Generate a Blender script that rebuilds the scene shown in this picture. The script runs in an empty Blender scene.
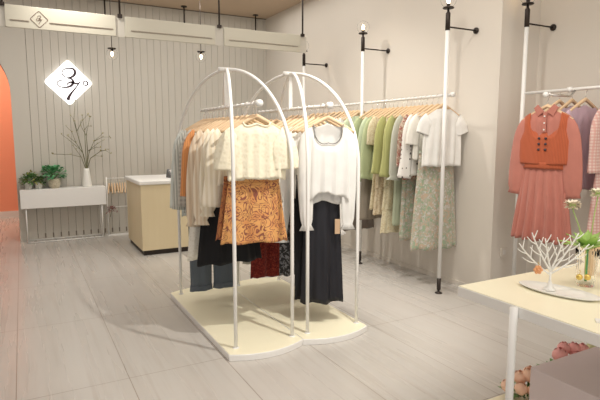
import bpy, math, random
from mathutils import Vector, Matrix
PI = math.pi
C = bpy.context.scene.collection
rnd = random.Random(7)

# ------------------------------------------------------------------ materials
def mat(name, col, rough=.6, metal=0, spec=.5, emit=None, es=0, trans=0, ior=1.45, sheen=0, alpha=1):
    m = bpy.data.materials.new(name); m.use_nodes = True
    b = m.node_tree.nodes['Principled BSDF']
    b.inputs['Base Color'].default_value = (*col, 1)
    b.inputs['Roughness'].default_value = rough
    b.inputs['Metallic'].default_value = metal
    b.inputs['Specular IOR Level'].default_value = spec
    b.inputs['Transmission Weight'].default_value = trans
    b.inputs['IOR'].default_value = ior
    b.inputs['Sheen Weight'].default_value = sheen
    b.inputs['Alpha'].default_value = alpha
    if emit:
        b.inputs['Emission Color'].default_value = (*emit, 1)
        b.inputs['Emission Strength'].default_value = es
    return m

def nd(m, t, **kw):
    n = m.node_tree.nodes.new(t)
    for k, v in kw.items():
        if k in n.inputs: n.inputs[k].default_value = v
        else: setattr(n, k, v)
    return n

def mixc(m, fac, a, b):
    n = m.node_tree.nodes.new('ShaderNodeMix'); n.data_type = 'RGBA'
    L = m.node_tree.links
    if hasattr(fac, 'links'): L.new(fac, n.inputs[0])
    else: n.inputs[0].default_value = fac
    for s, v in ((6, a), (7, b)):
        if hasattr(v, 'links'): L.new(v, n.inputs[s])
        else: n.inputs[s].default_value = (*v, 1)
    return n.outputs[2]

def ramp(m, src, a, b):
    n = m.node_tree.nodes.new('ShaderNodeMapRange')
    n.inputs[1].default_value = a; n.inputs[2].default_value = b
    m.node_tree.links.new(src, n.inputs[0]); return n.outputs[0]

def noise(m, scale, detail=3, vec=None, dist=0):
    n = nd(m, 'ShaderNodeTexNoise'); n.inputs['Scale'].default_value = scale
    n.inputs['Detail'].default_value = detail; n.inputs['Distortion'].default_value = dist
    if vec is not None: m.node_tree.links.new(vec, n.inputs['Vector'])
    return n.outputs['Fac']

def coords(m, scale=(1, 1, 1), rot=(0, 0, 0)):
    tc = m.node_tree.nodes.new('ShaderNodeTexCoord'); mp = m.node_tree.nodes.new('ShaderNodeMapping')
    mp.inputs['Scale'].default_value = scale; mp.inputs['Rotation'].default_value = rot
    m.node_tree.links.new(tc.outputs['Object'], mp.inputs['Vector']); return mp.outputs[0]

def setcol(m, sock):
    m.node_tree.links.new(sock, m.node_tree.nodes['Principled BSDF'].inputs['Base Color'])

def bump(m, h, strength=.3, dist=.01):
    n = m.node_tree.nodes.new('ShaderNodeBump'); n.inputs['Strength'].default_value = strength
    n.inputs['Distance'].default_value = dist
    m.node_tree.links.new(h, n.inputs['Height'])
    m.node_tree.links.new(n.outputs[0], m.node_tree.nodes['Principled BSDF'].inputs['Normal'])

def vor(m, scale, vec, feature='F1', out='Distance', rndm=1):
    n = m.node_tree.nodes.new('ShaderNodeTexVoronoi'); n.feature = feature
    n.inputs['Scale'].default_value = scale; n.inputs['Randomness'].default_value = rndm
    m.node_tree.links.new(vec, n.inputs['Vector']); return n.outputs[out]

FAB = {}
def fab(name, col, kind='plain', c2=None, c3=None, scale=30, rough=.85, sheen=.2, c4=None):
    if name in FAB: return FAB[name]
    m = mat(name, col, rough=rough, spec=.25, sheen=sheen)
    v = coords(m)
    n1 = noise(m, 9, 4, v)
    dark = tuple(c*.93 for c in col)
    base = mixc(m, ramp(m, n1, .35, .65), dark, col)
    if kind == 'dots':
        d = vor(m, scale, v, rndm=.35)
        base = mixc(m, ramp(m, d, .27, .22), base, c2)
    elif kind == 'stripes':
        w = m.node_tree.nodes.new('ShaderNodeTexWave'); w.bands_direction = 'X'; w.inputs['Scale'].default_value = scale
        m.node_tree.links.new(v, w.inputs['Vector'])
        base = mixc(m, ramp(m, w.outputs['Fac'], .45, .6), base, c2)
    elif kind == 'gingham':
        for ax in ('X', 'Z'):
            w = m.node_tree.nodes.new('ShaderNodeTexWave'); w.bands_direction = ax; w.inputs['Scale'].default_value = scale
            m.node_tree.links.new(v, w.inputs['Vector'])
            f = m.node_tree.nodes.new('ShaderNodeMath'); f.operation = 'MULTIPLY'; f.inputs[1].default_value = .55
            m.node_tree.links.new(ramp(m, w.outputs['Fac'], .45, .55), f.inputs[0])
            base = mixc(m, f.outputs[0], base, c2)
    elif kind == 'floral':
        a = noise(m, scale, 3, v, 1.5); b = noise(m, scale*1.7, 2, coords(m, (1, 1.3, 1), (1, 2, 3)), 1)
        base = mixc(m, ramp(m, a, .5, .56), base, c2)
        base = mixc(m, ramp(m, b, .53, .58), base, c3)
        if c4:
            c = noise(m, scale*2.1, 2, coords(m, (1.2, 1, 1), (3, 1, 1)), 1)
            base = mixc(m, ramp(m, c, .56, .6), base, c4)
    elif kind == 'paisley':
        a = noise(m, scale, 1.5, v, 1.2)
        mu = m.node_tree.nodes.new('ShaderNodeMath'); mu.operation = 'MULTIPLY'; mu.inputs[1].default_value = 7
        fr = m.node_tree.nodes.new('ShaderNodeMath'); fr.operation = 'PINGPONG'; fr.inputs[1].default_value = .5
        m.node_tree.links.new(a, mu.inputs[0]); m.node_tree.links.new(mu.outputs[0], fr.inputs[0])
        b = noise(m, scale*.7, 2, v, 1)
        base = mixc(m, ramp(m, b, .46, .62), base, c3)
        base = mixc(m, ramp(m, fr.outputs[0], .19, .10), base, c2)
    elif kind == 'lace':
        a = vor(m, scale, v)
        base = mixc(m, ramp(m, a, .2, .5), base, c2)
        bump(m, a, .5, .004)
    elif kind == 'knit':
        w = m.node_tree.nodes.new('ShaderNodeTexWave'); w.bands_direction = 'X'; w.inputs['Scale'].default_value = scale
        m.node_tree.links.new(v, w.inputs['Vector'])
        base = mixc(m, w.outputs['Fac'], tuple(c*.75 for c in col), col)
        bump(m, w.outputs['Fac'], .4, .003)
    setcol(m, base); FAB[name] = m
    return m

def mixv(m, v, amt):
    n = m.node_tree.nodes.new('ShaderNodeTexNoise'); n.inputs['Scale'].default_value = 12
    m.node_tree.links.new(v, n.inputs['Vector'])
    s = m.node_tree.nodes.new('ShaderNodeVectorMath'); s.operation = 'SCALE'; s.inputs['Scale'].default_value = amt
    m.node_tree.links.new(n.outputs['Color'], s.inputs[0])
    a = m.node_tree.nodes.new('ShaderNodeVectorMath'); a.operation = 'ADD'
    m.node_tree.links.new(v, a.inputs[0]); m.node_tree.links.new(s.outputs[0], a.inputs[1]); return a.outputs[0]

M = {}
M['plaster'] = mat('warm_white_plaster', (.70, .65, .58), .85, spec=.2)
_v = coords(M['plaster']); setcol(M['plaster'], mixc(M['plaster'], noise(M['plaster'], 1.3, 3, _v), (.685, .635, .565), (.715, .665, .595)))
M['ceil'] = mat('tan_ceiling_paint', (.56, .44, .33), .9, spec=.1)
M['plank'] = mat('greige_plank_paint', (.57, .54, .48), .6, spec=.3)
_v = coords(M['plank'], (1, 1, .3)); setcol(M['plank'], mixc(M['plank'], noise(M['plank'], 2.2, 3, _v), (.555, .525, .465), (.585, .555, .495)))
M['gap'] = mat('plank_groove', (.20, .17, .14), .9, spec=.1)
M['trim'] = mat('white_trim', (.72, .69, .65), .6)
M['orange'] = mat('orange_plaster', (.84, .34, .21), .75, spec=.2)
M['white'] = mat('white_powder_coat', (.84, .83, .80), .35)
M['cream'] = mat('cream_laminate', (.92, .87, .66), .35)
M['counterwood'] = mat('cream_maple_veneer', (.76, .64, .42), .5)
_v = coords(M['counterwood'], (6, 6, .7)); setcol(M['counterwood'], mixc(M['counterwood'], noise(M['counterwood'], 3, 4, _v), (.73, .61, .39), (.79, .675, .45)))
M['black'] = mat('black_metal', (.045, .035, .03), .45, .6)
M['fascia'] = mat('frosted_cream_acrylic', (.56, .53, .44), .5)
M['ink'] = mat('dark_plum_ink', (.055, .03, .04), .5)
M['line'] = mat('brown_line', (.16, .09, .06), .6)
M['glass'] = mat('clear_glass', (1, 1, 1), 0.02, trans=1, ior=1.12)
M['bulb'] = mat('glowing_bulb', (1, .9, .7), .3, emit=(1, .72, .42), es=14)
M['signface'] = mat('backlit_sign_face', (.95, .95, .95), .4, emit=(1, .99, .97), es=1.15)
M['wood'] = mat('pale_beech_wood', (.74, .54, .34), .5)
_v = coords(M['wood'], (4, 20, 20)); setcol(M['wood'], mixc(M['wood'], noise(M['wood'], 3, 3, _v), (.66, .44, .25), (.82, .63, .42)))
M['chrome'] = mat('chrome', (.75, .73, .7), .25, 1)
M['leaf'] = mat('green_leaf', (.10, .22, .06), .5)
M['leaf2'] = mat('bright_leaf', (.12, .36, .16), .5)
M['agave'] = mat('yellow_green_leaf', (.42, .62, .17), .45)
M['yleaf'] = mat('yellowish_leaf', (.32, .30, .08), .5)
M['twig'] = mat('olive_twig', (.16, .16, .08), .7)
M['bud'] = mat('leaf_bud', (.34, .30, .10), .6)
M['ceramic'] = mat('white_ceramic', (.86, .85, .80), .3)
M['peach'] = mat('peach_petal', (.95, .62, .45), .6)
M['pink'] = mat('pink_petal', (.92, .46, .43), .6)
M['paleflower'] = mat('pale_green_petal', (.70, .70, .40), .6)
M['gold'] = mat('gold_metal', (.75, .55, .16), .3, 1)
M['lilac'] = mat('lilac_grey_laminate', (.68, .585, .59), .55)
M['kraft'] = mat('kraft_card', (.55, .38, .24), .8)
M['grey'] = mat('grey_plastic', (.12, .12, .12), .4)
M['pouf'] = mat('terracotta_upholstery', (.50, .22, .13), .9)
M['beads'] = mat('dark_bead_trim', (.2, .19, .18), .4, .4)
M['redtag'] = mat('red_cloth', (.6, .02, .03), .8)

def floor_mat():
    m = mat('grey_striated_floor_tile', (.5, .45, .4), .3, spec=.45)
    L = m.node_tree.links
    v = coords(m, (9, .45, 1)); v2 = coords(m, (30, 1.1, 1)); v3 = coords(m, (1, 1, 1))
    a = noise(m, 1, 4, v, .15); b = noise(m, 1, 3, v2, .1); c = noise(m, 1.2, 3, v3)
    base = mixc(m, ramp(m, a, .3, .7), (.495, .468, .43), (.55, .53, .495))
    base = mixc(m, ramp(m, b, .52, .72), base, (.46, .425, .385))
    base = mixc(m, ramp(m, c, .35, .8), base, (.545, .51, .47))
    sep = m.node_tree.nodes.new('ShaderNodeSeparateXYZ'); L.new(v3, sep.inputs[0])
    def grid(sock, period, off, wid):
        s = m.node_tree.nodes.new('ShaderNodeMath'); s.operation = 'SUBTRACT'; s.inputs[1].default_value = off; L.new(sock, s.inputs[0])
        p = m.node_tree.nodes.new('ShaderNodeMath'); p.operation = 'PINGPONG'; p.inputs[1].default_value = period/2; L.new(s.outputs[0], p.inputs[0])
        return ramp(m, p.outputs[0], wid, wid*.4)
    j1 = grid(sep.outputs[0], .6, .49, .0035); j2 = grid(sep.outputs[1], 1.2, 3.07, .0035)
    mx = m.node_tree.nodes.new('ShaderNodeMath'); mx.operation = 'MAXIMUM'; L.new(j1, mx.inputs[0]); L.new(j2, mx.inputs[1])
    base = mixc(m, mx.outputs[0], base, (.30, .25, .21))
    setcol(m, base)
    bs = m.node_tree.nodes['Principled BSDF']
    L.new(ramp2(m, a, .3, .7, .22, .36), bs.inputs['Roughness'])
    return m
def ramp2(m, src, a, b, c, d):
    n = m.node_tree.nodes.new('ShaderNodeMapRange')
    for i, x in enumerate((a, b, c, d)): n.inputs[i+1].default_value = x
    m.node_tree.links.new(src, n.inputs[0]); return n.outputs[0]
M['floor'] = floor_mat()

# ------------------------------------------------------------------ mesh builder
class MB:
    def __init__(s): s.v = []; s.f = []
    def add(s, vs, fs):
        o = len(s.v); s.v += [tuple(p) for p in vs]; s.f += [tuple(i+o for i in f) for f in fs]; return s
    def box(s, x0, x1, y0, y1, z0, z1):
        return s.add([(x0,y0,z0),(x1,y0,z0),(x1,y1,z0),(x0,y1,z0),(x0,y0,z1),(x1,y0,z1),(x1,y1,z1),(x0,y1,z1)],
                     [(0,3,2,1),(4,5,6,7),(0,1,5,4),(1,2,6,5),(2,3,7,6),(3,0,4,7)])
    def tube(s, pts, rs, n=10, cap=True, sq=None):
        pts = [Vector(p) for p in pts]
        if not isinstance(rs, (list, tuple)): rs = [rs]*len(pts)
        rings = []; up = None
        for i, p in enumerate(pts):
            t = (pts[min(i+1, len(pts)-1)] - pts[max(i-1, 0)]).normalized()
            if up is None:
                up = Vector((0,0,1)) if abs(t.z) < .9 else Vector((1,0,0))
            a = up - t*up.dot(t)
            if a.length < 1e-5: a = t.orthogonal()
            a.normalize(); b = t.cross(a); up = a
            rings.append([p + (a*math.cos(2*PI*k/n)*(sq or 1) + b*math.sin(2*PI*k/n))*rs[i] for k in range(n)])
        vs = [q for r in rings for q in r]; fs = []
        for i in range(len(rings)-1):
            for k in range(n):
                fs.append((i*n+k, i*n+(k+1)%n, (i+1)*n+(k+1)%n, (i+1)*n+k))
        if cap: fs.append(tuple(range(n-1, -1, -1))); fs.append(tuple((len(rings)-1)*n+k for k in range(n)))
        return s.add(vs, fs)
    def lathe(s, prof, c=(0,0,0), n=24, ripple=0, rk=12, cap=True):
        vs = []; fs = []
        for r, z in prof:
            for k in range(n):
                a = 2*PI*k/n; rr = r*(1+ripple*math.cos(rk*a)); vs.append((c[0]+rr*math.cos(a), c[1]+rr*math.sin(a), c[2]+z))
        for i in range(len(prof)-1):
            for k in range(n): fs.append((i*n+k, i*n+(k+1)%n, (i+1)*n+(k+1)%n, (i+1)*n+k))
        if cap:
            fs.append(tuple(range(n-1,-1,-1))); fs.append(tuple((len(prof)-1)*n+k for k in range(n)))
        return s.add(vs, fs)
    def sphere(s, c, r, n=12, sz=1):
        prof = [(max(r*math.sin(PI*i/n), r*.01), -r*math.cos(PI*i/n)*sz) for i in range(n+1)]
        return s.lathe(prof, c, n*2)
    def prism(s, poly, z0, z1):   # poly in xy, ccw
        n = len(poly)
        return s.add([(x,y,z0) for x,y in poly]+[(x,y,z1) for x,y in poly],
                     [tuple(range(n-1,-1,-1)), tuple(range(n,2*n))]+[(i,(i+1)%n,n+(i+1)%n,n+i) for i in range(n)])
    def prism_xz(s, poly, y0, y1):
        n = len(poly)
        return s.add([(x,y0,z) for x,z in poly]+[(x,y1,z) for x,z in poly],
                     [tuple(range(n)), tuple(range(2*n-1,n-1,-1))]+[(i,n+i,n+(i+1)%n,(i+1)%n) for i in range(n)])
    def build(s, name, m, parent=None, smooth=False, loc=None, rotz=0):
        me = bpy.data.meshes.new(name); me.from_pydata(s.v, [], s.f); me.update()
        me.materials.append(m)
        if smooth: me.polygons.foreach_set('use_smooth', [True]*len(me.polygons))
        o = bpy.data.objects.new(name, me); C.objects.link(o)
        if parent: o.parent = parent
        if loc: o.location = loc
        if rotz: o.rotation_euler = (0,0,rotz)
        return o

def solid(o, t):
    md = o.modifiers.new('thickness', 'SOLIDIFY'); md.thickness = t; md.offset = 0; return o
def bev(o, w, seg=2):
    md = o.modifiers.new('bevel', 'BEVEL'); md.width = w; md.segments = seg; md.limit_method = 'ANGLE'; return o
def thing(name, label, cat, loc=(0,0,0), rotz=0, group=None):
    o = bpy.data.objects.new(name, None); C.objects.link(o); o.empty_display_size = .1
    o.location = loc; o.rotation_euler = (0,0,rotz); return tag(o, label, cat, group)
def tag(o, label, cat, group=None):
    o['label'] = label; o['category'] = cat
    if group: o['group'] = group
    return o
def struct(name, mb, m, smooth=False, parent=None):
    o = mb.build(name, m, parent, smooth)
    if not parent: o['kind'] = 'structure'
    return o
def move(root, loc, rotz=None):
    root.location = loc
    if rotz is not None: root.rotation_euler = (0,0,rotz)
def dup(root, loc, rotz=None, label=None, group=None):
    r = root.copy(); C.objects.link(r); move(r, loc, rotz)
    if label: r['label'] = label
    if group: r['group'] = group
    def rec(a, b):
        for ch in a.children:
            c = ch.copy(); C.objects.link(c); c.parent = b; rec(ch, c)
    rec(root, r); return r

# ------------------------------------------------------------------ room shell
CZ = 3.37; WX = 3.68; WY = 3.17; RX = 4.17; BY = 8.0
struct('floor', MB().box(-5, 6, -4, 12, -.05, 0), M['floor'])
struct('ceiling', MB().box(-5, 6, -4, 12, CZ, CZ+.1), M['ceil'])
struct('wall_right', MB().box(WX, WX+.8, WY, BY+.3, 0, CZ), M['plaster'])
struct('wall_right_recess', MB().box(RX, RX+.3, -4, WY, 0, CZ), M['plaster'])
struct('wall_left', MB().box(-4.2, -4, 1.5, BY, 0, CZ), M['plaster'])
# back wall with an arched opening on its left
ax0, ax1, ar, az = -1.55, -.09, .73, 2.02
arch = [(ax1, 0)] + [((ax0+ax1)/2 + ar*math.cos(a), az + .76*math.sin(a)) for a in [PI*i/24 for i in range(25)]] + [(ax0, 0)]
mb = MB().box(ax1, WX, BY+.02, BY+.25, 0, CZ).box(-4, ax0, BY+.02, BY+.25, 0, CZ)
n = len(arch)
for i in range(1, n-2):   # the wall above the arch
    (xa, za), (xb, zb) = arch[i], arch[i+1]
    mb.add([(xa,BY+.02,za),(xb,BY+.02,zb),(xb,BY+.02,CZ),(xa,BY+.02,CZ),(xa,BY+.25,za),(xb,BY+.25,zb),(xb,BY+.25,CZ),(xa,BY+.25,CZ)],
           [(0,1,2,3),(7,6,5,4),(0,4,5,1)])
struct('wall_back', mb, M['gap'])
# painted planks, tongue and groove
mb = MB(); pitch = .1; x = .13; px0 = .0
mb.box(ax1, x-.004, BY-.012, BY+.02, 0, CZ)
while x < WX-.02:
    mb.box(x+.001, min(x+pitch-.0025, WX), BY-.006, BY+.02, .0, CZ)
    x += pitch
# plain planking above and left of the arch
mb.box(-4, ax0, BY-.006, BY+.02, 0, CZ)
for i in range(1, n-2):
    (xa, za), (xb, zb) = arch[i], arch[i+1]
    mb.add([(xa,BY-.012,za),(xb,BY-.012,zb),(xb,BY-.012,CZ),(xa,BY-.012,CZ),(xa,BY+.02,za),(xb,BY+.02,zb)], [(0,1,2,3),(0,4,5,1)])
struct('wall_back_planking', mb, M['plank'])
mb = MB(); x = .13
while x < WX-.02:
    mb.box(x-.012, x+.004, BY-.009, BY-.004, .02, .085); x += pitch
struct('trim_1', mb, M['gap'])
struct('shadow_gap_strip', MB().box(-4, WX, BY-.02, BY-.006, CZ-.012, CZ-.002), M['gap'])  # dark strip painting in the shadow gap where planks meet ceiling
# orange lining of the arch and the orange room beyond
mb = MB()
for i in range(n-1):
    (xa, za), (xb, zb) = arch[i], arch[i+1]
    mb.add([(xa,BY-.012,za),(xb,BY-.012,zb),(xb,BY+.25,zb),(xa,BY+.25,za)], [(0,1,2,3)])
struct('trim_3', mb, M['orange'])
struct('wall_beyond_arch', MB().box(-3.6, .6, 10.5, 10.6, 0, CZ).box(.3, .4, BY+.25, 10.5, 0, CZ).box(-3.6, -3.5, BY+.25, 10.5, 0, CZ), M['orange'])
struct('baseboard_beyond_arch', MB().box(-3.5, .3, 10.47, 10.5, 0, .11), M['trim'])
struct('baseboard_right', MB().box(WX-.012, WX, WY, BY-.02, 0, .045), M['plaster'])
struct('baseboard_back', MB().box(ax1, WX-.02, BY-.03, BY-.009, 0, .018), M['plank'])

# ------------------------------------------------------------------ camera
cam = bpy.data.cameras.new('camera'); co = bpy.data.objects.new('camera', cam); C.objects.link(co)
th = math.atan(64/512); yaw = math.radians(28.4)
co.location = (0, 0, 1.45); co.rotation_euler = (PI/2-th, 0, -yaw)
cam.sensor_width = 36; cam.lens = 36*512/600; cam.clip_start = .02
bpy.context.scene.camera = co

# ------------------------------------------------------------------ sign
def rounded_diamond(cx, cz, h, r, n=6):
    # half diagonal h, corners rounded with radius r
    pts = []; s = h/math.sqrt(2); k = s-r
    for q, (ux, uz) in enumerate([(1,-1),(1,1),(-1,1),(-1,-1)]):
        for i in range(n+1):
            a = -PI/2+q*PI/2 + (PI/2)*i/n
            x, z = ux*k + r*math.cos(a), uz*k + r*math.sin(a)
            c45 = math.sqrt(.5); pts.append((cx + (x-z)*c45, cz + (x+z)*c45))
    return pts
def ribbon(mb, pts, ws, y0, y1, sub=6):
    # Catmull-Rom stroke of varying width in the xz plane
    P = [Vector((p[0], 0, p[1])) for p in pts]; out = []; ow = []
    for i in range(len(P)-1):
        p0, p1, p2, p3 = P[max(i-1,0)], P[i], P[i+1], P[min(i+2,len(P)-1)]
        for j in range(sub):
            t = j/sub
            out.append(.5*((2*p1)+(p2-p0)*t+(2*p0-5*p1+4*p2-p3)*t*t+(3*p1-p0-3*p2+p3)*t**3)); ow.append(ws[i]*(1-t)+ws[i+1]*t)
    out.append(P[-1]); ow.append(ws[-1])
    L = []; R = []
    for i, p in enumerate(out):
        t = (out[min(i+1,len(out)-1)]-out[max(i-1,0)]).normalized(); nn = Vector((-t.z, 0, t.x))
        L.append(p+nn*ow[i]/2); R.append(p-nn*ow[i]/2)
    vs = [(p.x,y0,p.z) for p in L]+[(p.x,y0,p.z) for p in R]+[(p.x,y1,p.z) for p in L]+[(p.x,y1,p.z) for p in R]; m_ = len(out)
    fs = []
    for i in range(m_-1):
        fs += [(i,i+1,m_+i+1,m_+i),(i,2*m_+i,2*m_+i+1,i+1),(m_+i,m_+i+1,3*m_+i+1,3*m_+i)]
    mb.add(vs, fs)
def numerals(mb, cx, cz, k, y0, y1, wmul=1):
    T = lambda L_: [(cx+(a-254)*k, cz-(b-217)*k) for a, b in L_]
    W = lambda L_: [max(w, 4.5)*k*1.35*wmul for w in L_]
    ribbon(mb, T([(236,181),(222,172),(214,155),(224,133),(252,121),(284,122),(298,142),(288,168),(262,184),(240,186)]), W([2,3,4,4,6,9,13,12,8,3]), y0, y1)
    ribbon(mb, T([(248,187),(272,192),(282,212),(268,238),(238,250),(205,250),(184,238),(181,220),(198,206),(212,207)]), W([4,8,13,12,8,4,3,3,3,3]), y0, y1)
    ribbon(mb, T([(240,236),(250,222),(268,214),(290,220),(312,222),(328,208)]), W([3,6,9,10,8,3]), y0, y1)
    ribbon(mb, T([(318,222),(298,250),(272,282),(252,312),(242,338)]), W([3,6,9,13,18]), y0, y1)
sg = thing('diamond_sign', 'glowing white diamond shop sign reading 37 degrees on the plank wall', 'sign', (.63, BY-.012, 2.19))
o = MB().prism_xz(rounded_diamond(0,0,.315,.035), -.045, -.004).build('light_box', M['signface'], sg)
mb = MB(); numerals(mb, 0, 0, .315/157, -.0485, -.0455); mb.build('numerals', M['ink'], sg)
mb = MB(); k = .315/157
ribbon(mb, [((362+15*math.cos(a)-254)*k, -(217+15*math.sin(a)-217)*k) for a in [2*PI*i/16 for i in range(17)]], [(6+3*max(0, math.cos(2*PI*i/16)))*k*1.2 for i in range(17)], -.0485, -.0455, 2)
mb.build('degree_mark', M['ink'], sg)

# ------------------------------------------------------------------ fascia boards
FY = 5.95
def fascia(x0, x1, label, logo=False):
    t = thing('fascia_board', label, 'hanging board', ((x0+x1)/2, FY, 2.515), group='cream boards hanging under the ceiling')
    w = (x1-x0)/2
    bev(MB().box(-w, w, -.01, .01, 0, .215).build('board', M['fascia'], t), .003)
    mb = MB(); ln = lambda a, b: mb.box(a, b, -.0135, -.0103, .072, .0745).box(a, b, -.0135, -.0103, .0635, .0655)
    if logo:
        c = .23-(x0+x1)/2; ln(-w+.04, c-.09); ln(c+.09, w-.03)
        mb.build('printed_lines', M['line'], t)
        mb = MB(); d = rounded_diamond(c, .098, .082, .012); ribbon(mb, d+[d[0]], [.004]*(len(d)+1), -.0135, -.0103, 1)
        numerals(mb, c, .098, .058/157, -.0135, -.0103, .7)
        mb.build('printed_emblem', M['line'], t)
    else:
        ln(-w+.06, w-.04); mb.build('printed_lines', M['line'], t)
    return t
fascia(-.07, .965, 'cream hanging board with a small diamond emblem, leftmost of the three', True)
fascia(1.06, 2.08, 'cream hanging board with printed lines, middle of the three')
fascia(2.19, 3.22, 'cream hanging board with printed lines, rightmost beside the globe lamps')
for x, lb in ((-.09, 'black rod hanging from the ceiling at the left end of the emblem board'), (1.012, 'black ceiling rod between the emblem board and the middle board'),
              (2.135, 'black ceiling rod between the middle and right boards'), (3.255, 'black ceiling rod at the right end of the boards, above a globe lamp')):
    t = thing('hanging_rod', lb, 'rod', (x, FY, 2.515), group='ceiling rods of the cream boards')
    MB().tube([(0,0,.2),(0,0,CZ-2.515)], .011, 10).build('rod', M['black'], t, True)
    bev(MB().box(-.024, .024, -.016, .016, .2, .235).build('clamp', M['black'], t), .003)
    MB().box(-.06, .06, .0095, .016, .0, .2).build('backing_strip', M['plank'], t)
for x, y, lb in ((1.13, 7.8, 'left'), (2.25, 7.8, 'middle'), (3.41, 7.8, 'right')):
    t = thing('ceiling_stem', 'short black stem with round flange under the ceiling, %s one of three' % lb, 'ceiling fitting', (x, y, CZ), group='short stems behind the cream boards')
    MB().tube([(0,0,-.012),(0,0,-.34)], .011, 10).build('stem', M['black'], t, True)
    MB().lathe([(.045,-.012),(.045,0)], n=20).build('flange', M['black'], t)

# ------------------------------------------------------------------ globe lamps
def globe_parts(t, z, up=True):
    s = 1 if up else -1
    g = MB().sphere((0,0,z+s*.06), .066, 14).build('glass_globe', M['glass'], t, True); solid(g, .0015)
    MB().lathe([(.045,-.006),(.05,0),(.045,.006)], (0,0,z-s*.006), 24).build('disc', M['black'], t, True)
    MB().tube([(0,0,z),(0,0,z+s*.03)], .015, 12).build('socket', M['black'], t, True)
    MB().lathe([(.008,0),(.012,.012),(.014,.026),(.011,.042),(.004,.056),(.001,.06)] if up else [(.001,-.06),(.004,-.056),(.011,-.042),(.014,-.026),(.012,-.012),(.008,0)], (0,0,z+s*.03), 12).build('bulb', M['bulb'], t, True)
for x, zb, lb in ((1.0, 2.475, 'left'), (2.08, 2.52, 'right')):
    t = thing('pendant_lamp', 'small clear globe pendant with a glowing bulb below the %s board' % ('emblem' if lb == 'left' else 'middle'), 'pendant lamp', (x, 6.5, 0), group='globe pendants')
    MB().tube([(0,0,zb+.01),(0,0,CZ)], .004, 8).build('cord', M['black'], t, True)
    globe_parts(t, zb-.01, False)

def pole(x, y, label, wall, lampz=2.62, bracket=True):
    t = thing('lamp_pole', label, 'pole', (x, y, 0), group='white poles of the wall rails')
    MB().tube([(0,0,.14),(0,0,2.385)], .0175, 16).build('pole', M['white'], t, True)
    MB().lathe([(.034,0),(.034,.006),(.012,.012),(.009,.03),(.017,.034),(.0185,.04),(.0185,.145)], n=20).build('foot', M['black'], t, True)
    MB().lathe([(.0205,2.365),(.0205,2.51),(.011,2.52),(.009,2.55)], n=16).build('sleeve', M['black'], t, True)
    globe_parts(t, 2.56, True)
    MB().tube([(0,0,2.395),(wall-x-.012,0,2.395)], .007, 10).build('wall_bracket', M['black'], t, True)
    MB().tube([(wall-x-.013,0,2.395),(wall-x,0,2.395)], .028, 16).build('bracket_flange', M['black'], t, True)
    return t
pole(3.33, 3.45, 'white floor pole with black foot in front of the floral skirt', WX)
pole(3.33, 4.72, 'white pole with glowing globe rising behind the green garments', WX)
pole(3.33, 6.05, 'white pole with glowing globe at the end of the hanging boards', WX)
pole(3.82, 3.03, 'white pole with black wall bracket beside the pink dress', RX)

def rail(name, label, x, y0, y1, z, knobs):  # collars grip the bar
    t = thing(name, label, 'clothes rail', (x, y0, z))
    MB().tube([(0,0,0),(0,y1-y0,0)], .013, 14).build('bar', M['white'], t, True)
    for k in knobs: MB().tube([(0,k-.016,0),(0,k+.016,0)], .022, 14).build('clamp_ring', M['white'], t, True)
    return t
r = rail('wall_clothes_rail', 'long white clothes rail along the right wall', 3.40, 3.42, 7.6, 1.815, (.012,))
for k in (3.45, 4.72, 6.05): MB().box(-.056, 0, k-3.42-.008, k-3.42+.008, -.006, .006).build('bracket', M['white'], r)
r = rail('clothes_rail', 'white clothes rail carrying the pink garments at right', 3.82, 1.7, 2.99, 1.812, (.9,))
MB().tube([(0,1.29,0),(0,1.325,0)], .008, 10).build('bracket', M['white'], r, True)
MB().tube([(0,.02,0),(.35,.02,0)], .01, 10).build('wall_support', M['white'], r, True)
MB().tube([(0,.855,-.004),(-.05,.855,-.055),(-.335,.855,-.055)], .009, 12).build('face_out_arm', M['chrome'], r, True)
MB().tube([(-.335,.855,-.055),(-.355,.855,-.055)], .02, 16).build('arm_knob', M['white'], r, True)

# ------------------------------------------------------------------ arched racks
def arched_rack(cx, label):
    t = thing('arched_rack', label, 'clothes rack', (cx, 3.75, 0), group='white arched racks')
    w = .2725; front = [(-w+2*w*i/12, -.75-.075*(1-((i-6)/6)**2)) for i in range(13)]
    back = [(-x, -y) for x, y in front]
    mb = MB().prism(front+back, 0, .043)
    bev(mb.build('platform', M['white'], t), .004)
    mb = MB().prism([(x*.985, y*.992) for x, y in front+back], .043, .046)
    mb.build('platform_top', M['cream'], t)
    OX = .019; hx, hy = .212, .67; R = math.hypot(hx, hy); zs = 1.225; rr = 1.945-zs
    for s in (1, -1):
        pts = [(OX+s*hx, -hy, .046), (OX+s*hx, -hy, .6)]
        for i in range(41):
            a = PI*i/40; c = math.cos(a); pts.append((OX+s*hx*c, -hy*c, zs + rr*math.sin(a)))
        pts += [(OX-s*hx, hy, .6), (OX-s*hx, hy, .046)]
        o_ = MB().tube(pts, .0125, 14).build('hoop', M['white'], t, True)
        mb = MB()
        mb.lathe([(.022,.046),(.022,.049),(.014,.052)], (OX+s*hx,-hy,0), 16).build('foot_flange', M['white'], o_, True)
        MB().lathe([(.022,.046),(.022,.049),(.014,.052)], (OX-s*hx,hy,0), 16).build('foot_flange', M['white'], o_, True)
    MB().tube([(-.04,0,1.945),(.06,0,1.945)], .019, 14).build('top_joint', M['white'], t, True)
    MB().box(OX-.016, OX+.016, -.006, .006, 1.66, 1.94).build('hanging_post', M['white'], t)
    MB().tube([(OX,-.59,1.665),(OX,.63,1.665)], .011, 12).build('rail', M['white'], t, True)
    MB().tube([(OX,-.625,1.665),(OX,-.585,1.665)], .024, 16).build('rail_knob', M['white'], t, True)
arched_rack(1.3725, 'white arched clothes rack with cream base, the left one')
arched_rack(1.919, 'white arched clothes rack with cream base, the right one')
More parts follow.
